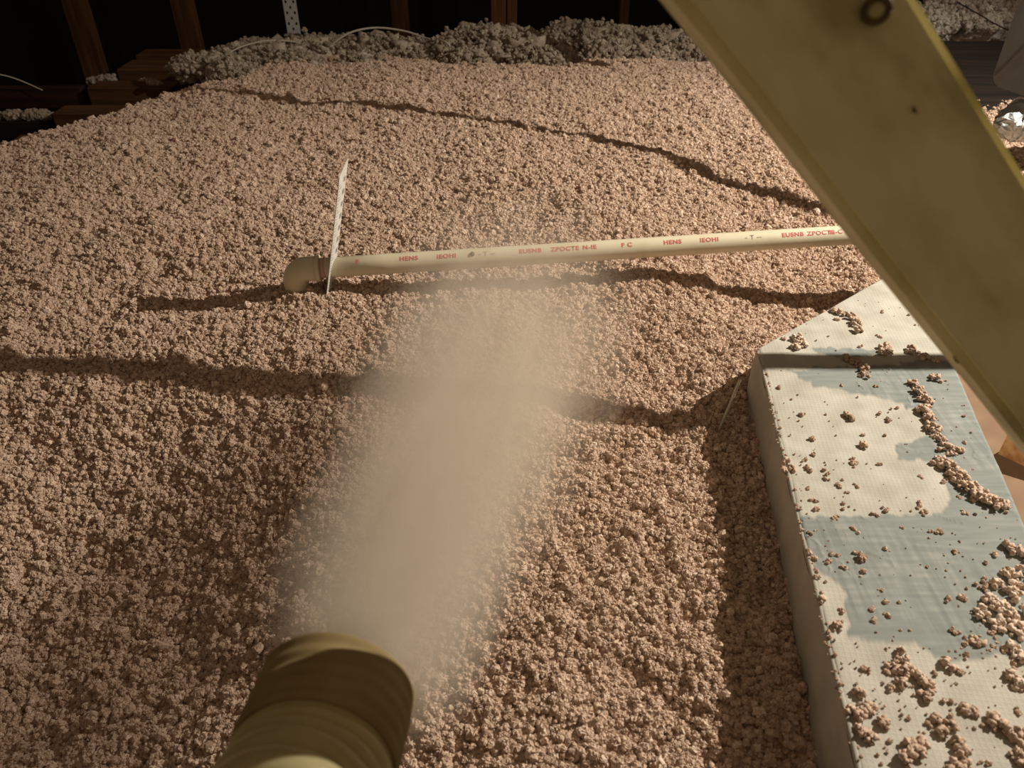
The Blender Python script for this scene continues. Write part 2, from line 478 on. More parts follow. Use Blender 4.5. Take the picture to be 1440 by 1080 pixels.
# ------------------------------------------------------------------ things at the top right
M_sheet = noise_col(new_mat('grey_sheet_metal', (.22, .21, .19), .6, 0), 6, [(.3, (.17, .16, .145)), (.7, (.23, .22, .20))])
sp0 = at_y(1412, 0, 1.90); sp1 = at_y(1398, 118, 1.90)
bm = bmesh.new()
prof = []
zt, zb = -.10, sp1[2]
for k in range(7):
    t = k / 6 * math.pi / 2
    prof.append((.03 - .03 * math.cos(t), zb + .03 - .03 * math.sin(t)))
loop = [(0, zt)] + prof + [(.26, zb + .005), (.26, zt)]
vs_ = []
base_x = (sp0[0] + sp1[0]) / 2
for s, z in loop:
    vs_.append(bm.verts.new((base_x + .012 + s * .22, 1.90 - s, CZ + z)))
bm.faces.new(vs_)
bmesh.ops.solidify(bm, geom=bm.faces[:], thickness=.004)
bmesh.ops.recalc_face_normals(bm, faces=bm.faces)
me = bpy.data.meshes.new('grey_panel'); bm.to_mesh(me); bm.free()
tag(link('grey_panel', me, M_sheet, smooth=False), 'plain grey sheet metal panel at the top right corner of the frame', 'panel')

# crinkled foil duct end
M_foil = new_mat('crinkled_foil', (.50, .52, .52), .5, .6, .5)
tc = nd(M_foil, 'ShaderNodeTexCoord'); n_ = nd(M_foil, 'ShaderNodeTexVoronoi'); n_.inputs['Scale'].default_value = 45
lk(M_foil, tc, 'Object', n_, 'Vector'); b_ = nd(M_foil, 'ShaderNodeBump'); b_.inputs['Distance'].default_value = .012; b_.inputs['Strength'].default_value = 1.0
lk(M_foil, n_, 'Distance', b_, 'Height'); lk(M_foil, b_, 'Normal', bsdf(M_foil), 'Normal')
c0 = at_y(1412, 166, 1.72)
foil = tag(empty('foil_duct', W(c0)), 'small crinkled silver foil duct end behind the brace at right', 'duct')
nseg, nr = 30, 44
VV = []
for i in range(nr):
    t = i / (nr - 1)
    rad = .043 * math.sin(min(1, t * 4) * math.pi / 2) ** .7 if t < .25 else .043 + .002 * math.sin(t * 90)
    for k in range(nseg):
        a_ = k / nseg * 2 * math.pi
        rr = rad * (1 + .06 * float(perlin(np.array(math.cos(a_) * 3 + t * 9), np.array(math.sin(a_) * 3), 2.2)))
        rr += random.gauss(0, .0022) * (t > 0)
        VV.append((c0[0] - .035 + t * .34 * .8 + random.gauss(0, .0018), c0[1] - .03 + t * .34 * .3 + rr * math.cos(a_) * .95, CZ + c0[2] + rr * math.sin(a_) - t * .02))
idx = np.arange(nseg * nr).reshape(nr, nseg); jj = np.roll(idx, -1, 1)
me = np_mesh('foil_sleeve', VV, np.stack([idx[:-1], jj[:-1], jj[1:], idx[1:]], -1).reshape(-1, 4))
link('foil_sleeve', me, M_foil, foil, smooth=False)
me = tube_mesh('foil_collar', [c0 + np.array([.022 * 1 + .043 * 0, -.01 + .046 * math.cos(q), .046 * math.sin(q)]) for q in np.linspace(0, 2 * math.pi, 25)], .0025, 6)
link('foil_collar', me, M_foil, foil)

o = board('shade_board', (1.62, 2.30, -.60), (1, 0, 0), (0, .98, .2), (0, -.2, .98), 1.0, .45, .05, M_shade_brown)  # added where shade lies; its colour supplies the darkness
tag(o, 'dark brown board added for the shade below the bright top right fluff', 'board')
# pieces seen under the brace, right of the duct
M_card = noise_col(new_mat('tan_cardboard', (.42, .30, .20), .85), 14, [(.3, (.26, .17, .11)), (.7, (.36, .24, .16))])
pA = at_z(1405, 570, -.80)
o = board('cardboard_sheet', (.93, .95, -.80), (.25, .97, 0), (.9, -.23, .37), (-.36, .09, .93), .55, .34, .006, M_card)
tag(o, 'flat tan cardboard sheet in the gap right of the duct', 'cardboard')
pB = at_z(1437, 650, -.86)
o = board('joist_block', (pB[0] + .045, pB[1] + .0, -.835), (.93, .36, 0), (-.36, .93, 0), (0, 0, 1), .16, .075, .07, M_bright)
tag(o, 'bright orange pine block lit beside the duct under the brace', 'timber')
o = board('floor_joist', (.95, .70, -.98), (.2, .98, 0), (-.98, .2, 0), (0, 0, 1), .9, .30, .05, M_stud)
tag(o, 'reddish brown joist low at the right edge beside the duct', 'joist')

# ------------------------------------------------------------------ diagonal brace
Yb = .355
l0, l1 = at_y(935, 0, Yb), at_y(1440, 635, Yb)
d = l1 - l0; d[1] = 0; d /= np.linalg.norm(d)
nrm = np.array([-d[2], 0, d[0]])
if nrm[0] < 0: nrm = -nrm
width = abs((at_y(1440, 240, Yb) - l1).dot(nrm))
mid = (l0 + l1) / 2 + nrm * width / 2 + np.array([0, .019, 0])
zlen = 1.35
ta = math.radians(8)
n2 = nrm * math.cos(ta) + np.array([0, 1, 0]) * math.sin(ta)
ctr = mid + d * (-.18)
brace = tag(empty('diagonal_brace', W(ctr)), 'large diagonal yellow-olive lumber brace crossing the top right foreground', 'brace')
bo = board('lumber', ctr, tuple(d), tuple(n2), tuple(np.cross(d, n2)), zlen, width, .038, M_brace, brace, bev=.005, seg=4)
# knots
M_knot = noise_col(new_mat('knot_wood', (.05, .03, .015), .6), 60, [(.3, (.05, .032, .014)), (.7, (.16, .11, .045))])
def knot(px, py, r):
    c = at_y(px, py, Yb)
    me = tube_mesh('knot', [c + np.array([r * math.cos(q), -.0006, r * .92 * math.sin(q)]) for q in np.linspace(0, 2 * math.pi, 29)], .0016, 6)
    link('knot', me, M_knot, brace)
    me2 = lump_mesh('knot_core', [(c, (r * .8, .0012, r * .74))], 3, .1)
    me2.materials.append(M_brace)
    link('knot_core', me2, None, brace)
knot(1232, 14, .0052)
# short checks in the grain
for (x0, y0, x1, y1, r) in [(1022, 2, 1042, 27, .0009), (1284, 150, 1290, 158, .0009), (1340, 500, 1352, 512, .0006), (1270, 318, 1276, 326, .0008)]:
    me = tube_mesh('grain_check', [at_y(x0, y0, Yb), at_y((x0 + x1) / 2 - 1, (y0 + y1) / 2 + 2, Yb), at_y(x1, y1, Yb)], [r * .4, r, r * .3], 6, 4)
    link('grain_check', me, M_knot, brace)

# ------------------------------------------------------------------ duct box with mastic
POLYS = [[(1140, 488), (1245, 490), (1240, 500), (1150, 500)],
         [(1110, 521), (1352, 505), (1400, 600), (1475, 770), (1475, 935), (1440, 935), (1410, 920), (1350, 931), (1318, 926), (1290, 904), (1230, 902), (1195, 893), (1190, 830), (1150, 800), (1120, 760), (1112, 728),
          (1325, 722), (1340, 700), (1322, 665), (1318, 650), (1262, 645), (1262, 625), (1310, 615), (1290, 580), (1262, 563), (1200, 553), (1140, 540)]]
def inpoly(px, py, poly):
    c = np.zeros(px.shape, bool); j = len(poly) - 1
    for i in range(len(poly)):
        xi, yi = poly[i]; xj, yj = poly[j]
        if yi != yj:
            c ^= ((yi > py) != (yj > py)) & (px < (xj - xi) * (py - yi) / (yj - yi) + xi)
        j = i
    return c
mv, mu = 560, 300
ys = np.linspace(.10, 1.2145, mv); us = np.linspace(0, 1, mu)
YY = np.repeat(ys[:, None], mu, 1)
Lx, Rx = duct_left(ys), duct_right(ys)
XX = Lx[:, None] + (Rx - Lx)[:, None] * us[None, :]
# rounded arrises
dl = np.minimum((XX - Lx[:, None]), (Rx[:, None] - XX)); dl = np.minimum(dl, np.minimum((1.2145 - YY) + .0, YY - .1))
rr = .006
drop = np.where(dl < rr, rr - np.sqrt(np.clip(rr * rr - (rr - dl) ** 2, 0, None)), 0)
# pixel of each top point, to lay the mastic where it was brushed
aa = YY * CP - DZ * SP; uu = YY * SP + DZ * CP
PX = 720 + F * XX / aa; PY = 540 - F * uu / aa
wob = 6 * fbm(XX * 60, YY * 60, 0, 2); wob2 = 5 * fbm(XX * 60, YY * 60, 5, 2)
mask = np.zeros(XX.shape)
for poly in POLYS: mask = np.maximum(mask, inpoly(PX + wob, PY + wob2, poly).astype(float))
for _ in range(2):
    mask[1:-1, 1:-1] = (mask[1:-1, 1:-1] * 2 + mask[:-2, 1:-1] + mask[2:, 1:-1] + mask[1:-1, :-2] + mask[1:-1, 2:]) / 6
streak = fbm(XX * 22, YY * 190, 1.2, 3) * .5 + .5 * fbm(XX * 150, YY * 14, 3.3, 2) * sstep(.0, .2, fbm(XX * 5, YY * 5, 8, 1))
ridge = np.maximum(0, .06 - np.abs(fbm(XX * 16, YY * 30, 7.7, 2))) / .06
ZZ = DZ - drop + mask * (.0006 + .0005 * streak + .0008 * ridge * (fbm(XX * 9, YY * 9, 2.2, 1) > .1)) + .0012 * fbm(XX * 12, YY * 12, 6.6, 2)
Vt = np.stack([XX, YY, ZZ + CZ], -1).reshape(-1, 3)
duct = tag(empty('duct_box', W((.45, .6, DZ - .15))), 'pale scrim-covered duct box with grey mastic patches, right of the insulation', 'duct')
me = np_mesh('top_panel', Vt, grid_faces(mu, mv))
ca = me.color_attributes.new('mastic', 'FLOAT_COLOR', 'POINT')
cc = np.zeros((len(Vt), 4), np.float32)
cc[:, 0] = mask.ravel(); cc[:, 1] = np.clip(.5 + .5 * streak, 0, 1).ravel(); cc[:, 3] = 1
ca.data.foreach_set('color', cc.ravel())
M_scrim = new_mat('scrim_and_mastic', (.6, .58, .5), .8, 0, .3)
m = M_scrim
at_ = nd(m, 'ShaderNodeAttribute', attribute_name='mastic')
sp_ = nd(m, 'ShaderNodeSeparateColor'); lk(m, at_, 'Color', sp_, 'Color')
geo = nd(m, 'ShaderNodeTexCoord')
mp = nd(m, 'ShaderNodeMapping'); mp.inputs['Rotation'].default_value = (0, 0, math.radians(7)); lk(m, geo, 'Object', mp, 'Vector')
hts = []
for ax in ('X', 'Y'):
    wv = nd(m, 'ShaderNodeTexWave', bands_direction=ax); wv.inputs['Scale'].default_value = 62; wv.inputs['Distortion'].default_value = .8; wv.inputs['Detail Scale'].default_value = 2
    lk(m, mp, 'Vector', wv, 'Vector'); pw = nd(m, 'ShaderNodeMath', operation='POWER'); pw.inputs[1].default_value = 3; lk(m, wv, 'Fac', pw, 0); hts.append(pw)
mxm = nd(m, 'ShaderNodeMath', operation='MAXIMUM'); lk(m, hts[0], 0, mxm, 0); lk(m, hts[1], 0, mxm, 1)
inv = nd(m, 'ShaderNodeMath', operation='SUBTRACT'); inv.inputs[0].default_value = 1; lk(m, sp_, 'Red', inv, 1)
hm = nd(m, 'ShaderNodeMath', operation='MULTIPLY'); lk(m, mxm, 0, hm, 0); lk(m, inv, 0, hm, 1)
bp = nd(m, 'ShaderNodeBump'); bp.inputs['Distance'].default_value = .0006; bp.inputs['Strength'].default_value = .22; lk(m, hm, 0, bp, 'Height'); lk(m, bp, 'Normal', bsdf(m), 'Normal')
ns = nd(m, 'ShaderNodeTexNoise'); ns.inputs['Scale'].default_value = 30; ns.inputs['Detail'].default_value = 6; lk(m, geo, 'Object', ns, 'Vector')
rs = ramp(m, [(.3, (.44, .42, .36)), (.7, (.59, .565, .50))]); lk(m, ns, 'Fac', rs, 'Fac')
rm = ramp(m, [(.25, (.225, .25, .24)), (.6, (.285, .31, .295)), (.9, (.38, .395, .365))]); lk(m, sp_, 'Green', rm, 'Fac')
mx = nd(m, 'ShaderNodeMix', data_type='RGBA'); lk(m, sp_, 'Red', mx, 0); lk(m, rs, 'Color', mx, 6); lk(m, rm, 'Color', mx, 7)
lk(m, mx, 2, bsdf(m), 'Base Color')
link('top_panel', me, M_scrim, duct)
# side panels
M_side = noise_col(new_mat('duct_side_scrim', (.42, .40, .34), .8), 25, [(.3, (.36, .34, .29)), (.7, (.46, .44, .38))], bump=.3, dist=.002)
def side(pts, name='side_panel'):
    VV, n = [], len(pts)
    zs = [DZ - rr * 1.0, DZ - .03, DZ - .06, DZ - .12, DZ - .45]
    for k, z in enumerate(zs):
        for i, (x, y) in enumerate(pts):
            bul = .0018 * math.sin(i * 1.3 + k) + .003 * (k > 0)
            VV.append((x - bul * .5, y, z + CZ))
    me = np_mesh(name, VV, grid_faces(n, len(zs)))
    o = link(name, me, M_side, duct)
    return o
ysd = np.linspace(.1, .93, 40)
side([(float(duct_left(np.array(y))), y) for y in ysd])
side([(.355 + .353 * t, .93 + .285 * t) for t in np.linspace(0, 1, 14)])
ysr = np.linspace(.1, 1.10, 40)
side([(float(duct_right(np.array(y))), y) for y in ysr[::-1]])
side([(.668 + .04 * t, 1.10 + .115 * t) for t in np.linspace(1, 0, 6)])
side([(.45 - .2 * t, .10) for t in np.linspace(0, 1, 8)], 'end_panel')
# a lapped corner seam on the left arris
me = tube_mesh('corner_seam', [(float(duct_left(np.array(y))) + .0015, y, DZ - .003 + .001 * math.sin(y * 40)) for y in np.linspace(.11, .925, 60)], .0028, 8)
link('corner_seam', me, M_side, duct)

# ------------------------------------------------------------------ clumps of insulation on the duct
def clump(specs, label, name='insulation_clump', group='insulation clumps fallen on the duct', seed=1, cr=.0026):
    """specs: (px, py, radius px) blobs on the duct top; built of many crumbs heaped together"""
    r = np.random.default_rng(seed)
    VV, FF, off = [], [], 0
    for (px, py, s) in specs:
        c = at_z(px, py, DZ); a = c[1] * CP - c[2] * SP
        R = s / F * a * .82
        n = max(10, int(34 * (R / .012) ** 2))
        for _ in range(n):
            q = r.random() ** .6; th = r.random() * 2 * math.pi
            x = c[0] + R * q * math.cos(th); y = c[1] + R * q * 1.15 * math.sin(th)
            h = R * .75 * math.sqrt(max(0, 1 - q * q)) * r.random() ** .5
            tv, tf = TEMPL[r.integers(8)]
            k = cr * (.5 + .8 * r.random())
            Rm = np.array(Matrix.Rotation(r.random() * 6.28, 3, Vector(r.normal(size=3)).normalized()))
            v = tv @ Rm.T * k + np.array([x, y, DZ + h + k * .4 + CZ])
            VV.append(v); FF.append(tf + off); off += len(v)
    me = np_mesh(name, np.vstack(VV), np.vstack(FF))
    return tag(link(name, me, M_pink), label, 'insulation clump', group)
clump([(1283, 542, 9), (1291, 552, 11), (1300, 565, 12), (1296, 580, 12), (1308, 592, 12), (1302, 578, 11), (1312, 605, 13), (1322, 618, 9)], 'upper ragged run of tan crumbs near the duct right side', seed=11)
clump([(1330, 634, 13), (1345, 637, 10), (1320, 652, 12), (1333, 660, 16), (1345, 672, 17), (1360, 688, 18), (1378, 700, 18), (1394, 708, 16), (1408, 714, 12)], 'long thick diagonal ridge of tan crumbs on the duct beside the brace', seed=12)
clump([(1316, 534, 9)], 'small round clump right of the upper crumb run', seed=13)
clump([(1196, 446, 8), (1203, 455, 10), (1206, 466, 8)], 'clump on the far bright part of the duct top', seed=14)
clump([(1182, 441, 7), (1172, 438, 4)], 'small flat tuft left of the far duct clump', seed=15)
clump([(1122, 478, 10), (1130, 488, 9), (1118, 490, 7)], 'pale clump near the far left corner of the duct', seed=16)
clump([(1245, 490, 10), (1240, 497, 7), (1252, 497, 6)], 'clump at the upper border of the shadow stripe', seed=17)
clump([(1283, 495, 11), (1300, 505, 8), (1316, 508, 6)], 'dark clump lying in the shadow stripe near the brace', seed=18)
clump([(1190, 506, 8), (1203, 512, 9), (1212, 520, 10), (1215, 530, 9)], 'clump that crosses the shadow stripe on the duct', seed=19)
clump([(1418, 770, 10), (1430, 778, 12), (1445, 786, 12)], 'clump at right edge just below the thick ridge', seed=20)
clump([(1380, 865, 14), (1395, 850, 15), (1412, 862, 16), (1425, 840, 16), (1405, 882, 14), (1430, 890, 16), (1438, 860, 14), (1420, 912, 13), (1436, 925, 14), (1400, 822, 8), (1420, 812, 13), (1440, 808, 14)], 'largest spread heap of crumbs at the right edge of the duct', seed=21)
clump([(1372, 903, 9)], 'small clump left of the largest heap', seed=22)
clump([(1268, 925, 12), (1258, 940, 12), (1275, 948, 13), (1290, 955, 10), (1268, 960, 9), (1304, 965, 13), (1302, 980, 10)], 'broad clump on the pale lower scrim in the middle', seed=23)
clump([(1330, 935, 10)], 'single clump right of the broad clump on the lower scrim', seed=24)
clump([(1200, 1003, 13), (1212, 1010, 13), (1222, 997, 9), (1208, 975, 8), (1222, 1040, 12), (1210, 1030, 8)], 'clump hanging on the left edge of the duct near the bottom', seed=25)
clump([(1285, 1058, 17), (1270, 1068, 13), (1295, 1050, 12)], 'round clump at the bottom of the duct left of center', seed=26)
clump([(1350, 1050, 12), (1352, 1062, 12), (1348, 1075, 12), (1343, 1088, 10)], 'tall clump at the very bottom of the duct', seed=27)
clump([(1400, 1018, 14), (1418, 1030, 16), (1438, 1040, 16), (1430, 1065, 12), (1450, 1060, 15)], 'dark-sided long clump in the bottom right corner', seed=28)
clump([(1335, 1020, 9), (1325, 1033, 9), (1315, 1012, 8)], 'loose small pair of crumbs above the bottom clumps', seed=29)
clump([(1424, 955, 10), (1432, 965, 9)], 'small clump at the right edge below the largest heap', seed=30)
clump([(1241, 1018, 9)], 'little clump right of the edge clump', seed=31)
clump([(1190, 585, 5), (1195, 590, 5)], 'tiny clump alone in the middle of the upper scrim', seed=32)
clump([(1216, 627, 6)], 'tiny clump above the mastic band', seed=33)
clump([(1355, 1000, 7), (1370, 1002, 6)], 'small flat crumbs near the bottom right of the scrim', seed=34)
clump([(1105, 650, 6), (1112, 660, 6), (1102, 662, 5)], 'crumbs on the left edge of the upper scrim', seed=36)
clump([(1178, 884, 7)], 'small crumb beside the lower left corner of the mastic band', seed=35)
clump([(1155, 845, 6)], 'small crumb on the pale strip left of the mastic band', seed=37)
clump([(1210, 788, 6)], 'small crumb alone on the left part of the mastic band', seed=38)
# fine scattered crumbs
fp, fs = [], []
def scat(n, x0, y0, x1, y1, s=(.0009, .0028), clus=None):
    for _ in range(n):
        px, py = random.uniform(x0, x1), random.uniform(y0, y1)
        p = at_z(px, py, DZ)
        if p[0] < duct_left(np.array(p[1])) + .003 or p[0] > duct_right(np.array(p[1])) - .003: continue
        k = random.uniform(0, 1) ** 2.5 * (s[1] - s[0]) + s[0]
        for _q in range(1 if k < .0018 else random.randint(2, 4)):
            fp.append(p + np.array([random.gauss(0, k * .9), random.gauss(0, k * .9), k * .5])); fs.append(k * random.uniform(.6, 1))
scat(60, 1090, 400, 1330, 500)
scat(120, 1070, 520, 1380, 720)
scat(60, 1100, 640, 1200, 800)
scat(130, 1110, 720, 1440, 900)
scat(200, 1150, 890, 1450, 1085, (.0008, .0024))
scat(50, 1330, 780, 1445, 960, (.001, .0028))
for y in np.linspace(.2, .92, 260):
    fp.append(np.array([float(duct_left(np.array(y))) + random.uniform(-.001, .006), y + random.gauss(0, .01), DZ + random.uniform(-.004, .001)])); fs.append(random.uniform(.0007, .002))
g_ = granules('loose_crumbs', np.array(fp), np.array(fs), M_pink, 'fine tan crumbs sprinkled over the duct top', level=3, var=4)
g_['category'] = 'crumbs'

# thin stick leaning on the duct
me = tube_mesh('thin_stick', [at_z(1009, 610, -.70), at_z(1024, 575, -.665), W(at_z(1041, 533, -.617)) - Vector((0, 0, CZ))], .0022, 8, 4)
tag(link('thin_stick', me, M_wire), 'thin pale stick leaning from the insulation against the duct corner', 'stick')

# ------------------------------------------------------------------ cream plastic pipe
M_pipe = noise_col(new_mat('cream_pvc', (.75, .68, .50), .45, 0, .4), 18, [(.25, (.66, .585, .41)), (.5, (.76, .69, .51)), (.8, (.80, .73, .56))], 5)
M_red_ink = new_mat('red_ink', (.62, .13, .12), .6)
M_grey_ink = new_mat('faded_ink', (.42, .40, .32), .7)
PR = .0175
pL = at_depth(432, 378, 1.335); pR_ = at_depth(1185, 331, 1.375)
pd = pR_ - pL; plen = np.linalg.norm(pd); pd /= plen
pE = pR_ + pd * .45
pipe = tag(empty('plastic_pipe', W((pL + pR_) / 2)), 'cream plastic pipe with red print lying across the insulation', 'pipe')
link('pipe_tube', tube_mesh('pipe_tube', [pL + pd * .015 + pd * (np.linalg.norm(pE - pL) * t) for t in np.linspace(0, 1, 12)], PR, 40), M_pipe, pipe)
ER = .0215; BR = .024
elb = []
dn = np.array([0, 0, -1.0]); dn = dn - pd * dn.dot(pd); dn /= np.linalg.norm(dn)
cc_ = pL + dn * BR
for t in np.linspace(0, math.pi / 2, 12):
    elb.append(cc_ - dn * BR * math.cos(t) - pd * BR * math.sin(t))
elb = [pL + pd * .022, pL + pd * .008] + elb + [elb[-1] + dn * .02, elb[-1] + dn * .05]
el = link('elbow', tube_mesh('elbow', elb, ER, 40), M_pipe, pipe)
link('socket_rim', tube_mesh('socket_rim', [pL + pd * .016, pL + pd * .0165, pL + pd * .0225, pL + pd * .023], [ER * 1.0, ER * 1.09, ER * 1.09, ER * 1.0], 40), M_pipe, el)
M_primer = new_mat('reddish_primer', (.62, .42, .33), .5)
link('primer_ring', tube_mesh('primer_ring', [pL + pd * .0235, pL + pd * .032], PR * 1.012, 40), M_primer, pipe)
# the print, wrapped round the pipe
toc = -(pL + pR_) / 2; toc = toc - pd * toc.dot(pd); toc /= np.linalg.norm(toc)      # towards the viewer's side
upd = np.cross(pd, toc)
if upd[2] < 0: upd = -upd
def pipe_text(s, px, h, mat, ang=.42):
    t0 = (px - 432) / (1185 - 432) * plen
    cu = bpy.data.curves.new('ink', 'FONT'); cu.body = s; cu.size = h; cu.space_character = 1.12; cu.offset = .00035
    to = bpy.data.objects.new('ink', cu); C.objects.link(to)
    dg = bpy.context.evaluated_depsgraph_get()
    me = bpy.data.meshes.new_from_object(to.evaluated_get(dg))
    bpy.data.objects.remove(to)
    bm = bmesh.new(); bm.from_mesh(me)
    bmesh.ops.subdivide_edges(bm, edges=[e for e in bm.edges if e.calc_length() > h * .3], cuts=2)
    for v in bm.verts:
        al = ang + (v.co.y - h * .35) / PR
        p = pL + pd * (t0 + v.co.x * 1.15) + (toc * math.cos(al) + upd * math.sin(al)) * (PR + .0003)
        v.co = W(p)
    bm.to_mesh(me); bm.free()
    me.materials.clear(); me.materials.append(mat)
    o = link('printed_mark', me, None, pipe, smooth=False)
    return o
H = .0105
for s, px, mat in [('F', 500, M_red_ink), ('HENS', 560, M_red_ink), ('IEOHI', 611, M_red_ink), ('- T --', 668, M_grey_ink), ('EUSNB', 724, M_red_ink), ('ZPOCTE', 768, M_red_ink), ('N-IE', 812, M_red_ink),
                   ('F C', 866, M_red_ink), ('HENS', 925, M_red_ink), ('IEOHI', 976, M_red_ink), ('- T --', 1040, M_grey_ink), ('EUSNB', 1092, M_red_ink), ('ZPOCTE', 1128, M_red_ink), ('N-C', 1160, M_red_ink)]:
    pipe_text(s, px, H, mat)
# small dark spot on the pipe
tsp = (660 - 432) / 753 * plen
me = lump_mesh('dark_spot', [(pL + pd * tsp + (toc * math.cos(.45) + upd * math.sin(.45)) * PR, (.0042, .0042, .0042))], 2, .1)
link('dark_spot', me, new_mat('dark_smudge', (.10, .09, .05), .8), pipe)

# ------------------------------------------------------------------ depth marker
base = at_z(464, 408, -.662); base[1] -= .0
top_h = at_y(483, 238, base[1] - .005)
marker = tag(empty('depth_marker', W(base)), 'narrow white cardboard depth marker standing upright by the pipe elbow', 'marker')
axis = top_h - base; hgt = np.linalg.norm(axis); axis /= hgt
view = base / np.linalg.norm(base)
side_ = np.cross(view, axis); side_ /= np.linalg.norm(side_)
fwd = np.cross(axis, side_)
tw = math.radians(73)
wv_ = side_ * math.cos(tw) - fwd * -math.sin(tw)
if wv_[0] < 0: wv_ = wv_
nn = np.cross(wv_, axis)
M_cardw = noise_col(new_mat('white_card', (.80, .78, .72), .7), 60, [(.3, (.70, .68, .62)), (.7, (.84, .82, .77))])
M_tick = new_mat('grey_print', (.30, .29, .27), .8)
bm = bmesh.new()
ww, th = .034, .0012
out = [(-ww / 2, -.06), (ww / 2, -.06), (ww / 2, hgt + .012), (-ww / 2, hgt - .008)]
vv = [[bm.verts.new(W(base + wv_ * a + axis * b + nn * s * th / 2)) for a, b in out] for s in (-1, 1)]
bm.faces.new(vv[0]); bm.faces.new(vv[1][::-1])
for i in range(4): bm.faces.new((vv[0][i], vv[0][(i + 1) % 4], vv[1][(i + 1) % 4], vv[1][i]))
bmesh.ops.recalc_face_normals(bm, faces=bm.faces)
me = bpy.data.meshes.new('card_strip'); bm.to_mesh(me); bm.free()
link('card_strip', me, M_cardw, marker, smooth=False)
bm = bmesh.new()
def rect(a0, a1, b0, b1, s):
    q = [bm.verts.new(W(base + wv_ * a + axis * b + nn * s * (th / 2 + .0003))) for a, b in ((a0, b0), (a1, b0), (a1, b1), (a0, b1))]
    bm.faces.new(q)
for s in (-1, 1):
    for k in range(44):
        b = k * .0055
        if b > hgt - .02: break
        L_ = .012 if k % 4 == 0 else .006
        rect(-ww / 2 + .002, -ww / 2 + .002 + L_, b, b + .0012, s)
        if k % 4 == 1:
            rect(ww / 2 - .012, ww / 2 - .009, b, b + .009, s); rect(ww / 2 - .007, ww / 2 - .004, b, b + .009, s)
me = bpy.data.meshes.new('tick_marks'); bm.to_mesh(me); bm.free()
link('tick_marks', me, M_tick, marker, smooth=False)

# ------------------------------------------------------------------ blowing hose
hose = empty('blower_hose', W(at_depth(430, 1080, .37)))
tag(hose, 'ribbed olive-yellow blower hose with shade-darkened cuff at the bottom centre', 'hose')
HP = [at_depth(476, 968, .424), at_depth(455, 1030, .398), at_depth(428, 1105, .368), at_depth(392, 1180, .335), at_depth(345, 1310, .30), at_depth(290, 1500, .27)]
def catmull(P, n):
    P = np.array(P); Q = np.vstack([2 * P[0] - P[1], P, 2 * P[-1] - P[-2]]); out = []
    for i in range(1, len(Q) - 2):
        for k in range(n):
            t = k / n
            out.append(.5 * ((2 * Q[i]) + (-Q[i-1] + Q[i+1]) * t + (2*Q[i-1] - 5*Q[i] + 4*Q[i+1] - Q[i+2]) * t*t + (-Q[i-1] + 3*Q[i] - 3*Q[i+1] + Q[i+2]) * t**3))
    out.append(P[-1]); return np.array(out)
path = catmull(HP, 40)
seg = np.r_[0, np.cumsum(np.linalg.norm(np.diff(path, axis=0), axis=1))]
def resample(s0, s1, n):
    s = np.linspace(s0, s1, n)
    return np.stack([np.interp(s, seg, path[:, k]) for k in range(3)], -1), s
M_hose = new_mat('dirty_clear_plastic', (.50, .42, .20), .32, 0, .5)
noise_col(M_hose, 20, [(.3, (.40, .33, .15)), (.7, (.56, .48, .25))])
bsdf(M_hose).inputs['Subsurface Weight'].default_value = .35
bsdf(M_hose).inputs['Subsurface Scale'].default_value = .02
bsdf(M_hose).inputs['Subsurface Radius'].default_value = (1, .8, .4)
M_cuff = noise_col(new_mat('shaded_brown_cuff', (.12, .085, .04), .8, 0, .2), 25, [(.3, (.26, .19, .085)), (.7, (.38, .29, .14))])  # darker than the hose: brace shadow put into the cuff colour
HR = .0412
p_, s_ = resample(.040, seg[-1], 420)
rad = HR * (.925 + .085 * np.abs(np.sin(np.pi * s_ / .0122)) ** .7)
hb = link('ribbed_tube', tube_mesh('ribbed_tube', p_, rad, 64, cap=False), M_hose, hose)
p_, s_ = resample(0, .048, 40)
rad = HR * (1.03 + .0 * s_); rad[0] = HR * .985; rad[1] = HR * 1.02; rad[-1] = HR * .99; rad[-2] = HR * 1.02
rad[2:-3] += .0006 * np.sin(s_[2:-3] * 600)
cuff_me = tube_mesh('cuff', p_, rad, 64, cap=False)
cuff = link('cuff', cuff_me, M_cuff, hose)
md = cuff.modifiers.new('wall', 'SOLIDIFY'); md.thickness = .003; md.offset = -1
md = hb.modifiers.new('wall', 'SOLIDIFY'); md.thickness = .0015; md.offset = -1

# ------------------------------------------------------------------ added tubes out of frame, shaped only to throw the long thin shadows
def shadow_caster(shadow_pts, t, r, label):
    P = [np.array(p) + t * (LAMP - np.array(p)) for p in shadow_pts]
    me = tube_mesh('added_shadow_tube', P, r, 10, 8)
    return tag(link('added_shadow_tube', me, M_cable), label, 'cable')
def gp(px, py, z):
    if z == DZ: return at_z(px, py, z)
    for _ in range(14):                          # where the sight line meets the fill
        p = at_z(px, py, z)
        z = .5 * z + .5 * max(-.76 if py > 250 else -.645, float(ground(np.array([p[0]]), np.array([p[1]]), False)[0]) + .003)
    return at_z(px, py, z)
shadow_caster([gp(1260, 322, -.64), gp(1140, 290, -.64), gp(1000, 245, -.635), gp(880, 205, -.63), gp(700, 172, -.625), gp(560, 152, -.62), gp(400, 140, -.62), gp(230, 136, -.63), gp(80, 140, -.68)], .5, .0096,
             'added black tube out of frame whose shadow crosses the far insulation')
shadow_caster([gp(1420, 508, DZ), gp(1335, 509, DZ), gp(1195, 509, DZ), gp(1060, 509, DZ), gp(940, 598, -.70), gp(800, 570, -.70), gp(650, 548, -.70), gp(500, 540, -.705), gp(350, 536, -.715), gp(180, 520, -.72), gp(0, 508, -.73), gp(-160, 500, -.74)], .5, .0098,
             'added black tube out of frame whose shadow crosses duct and near insulation')
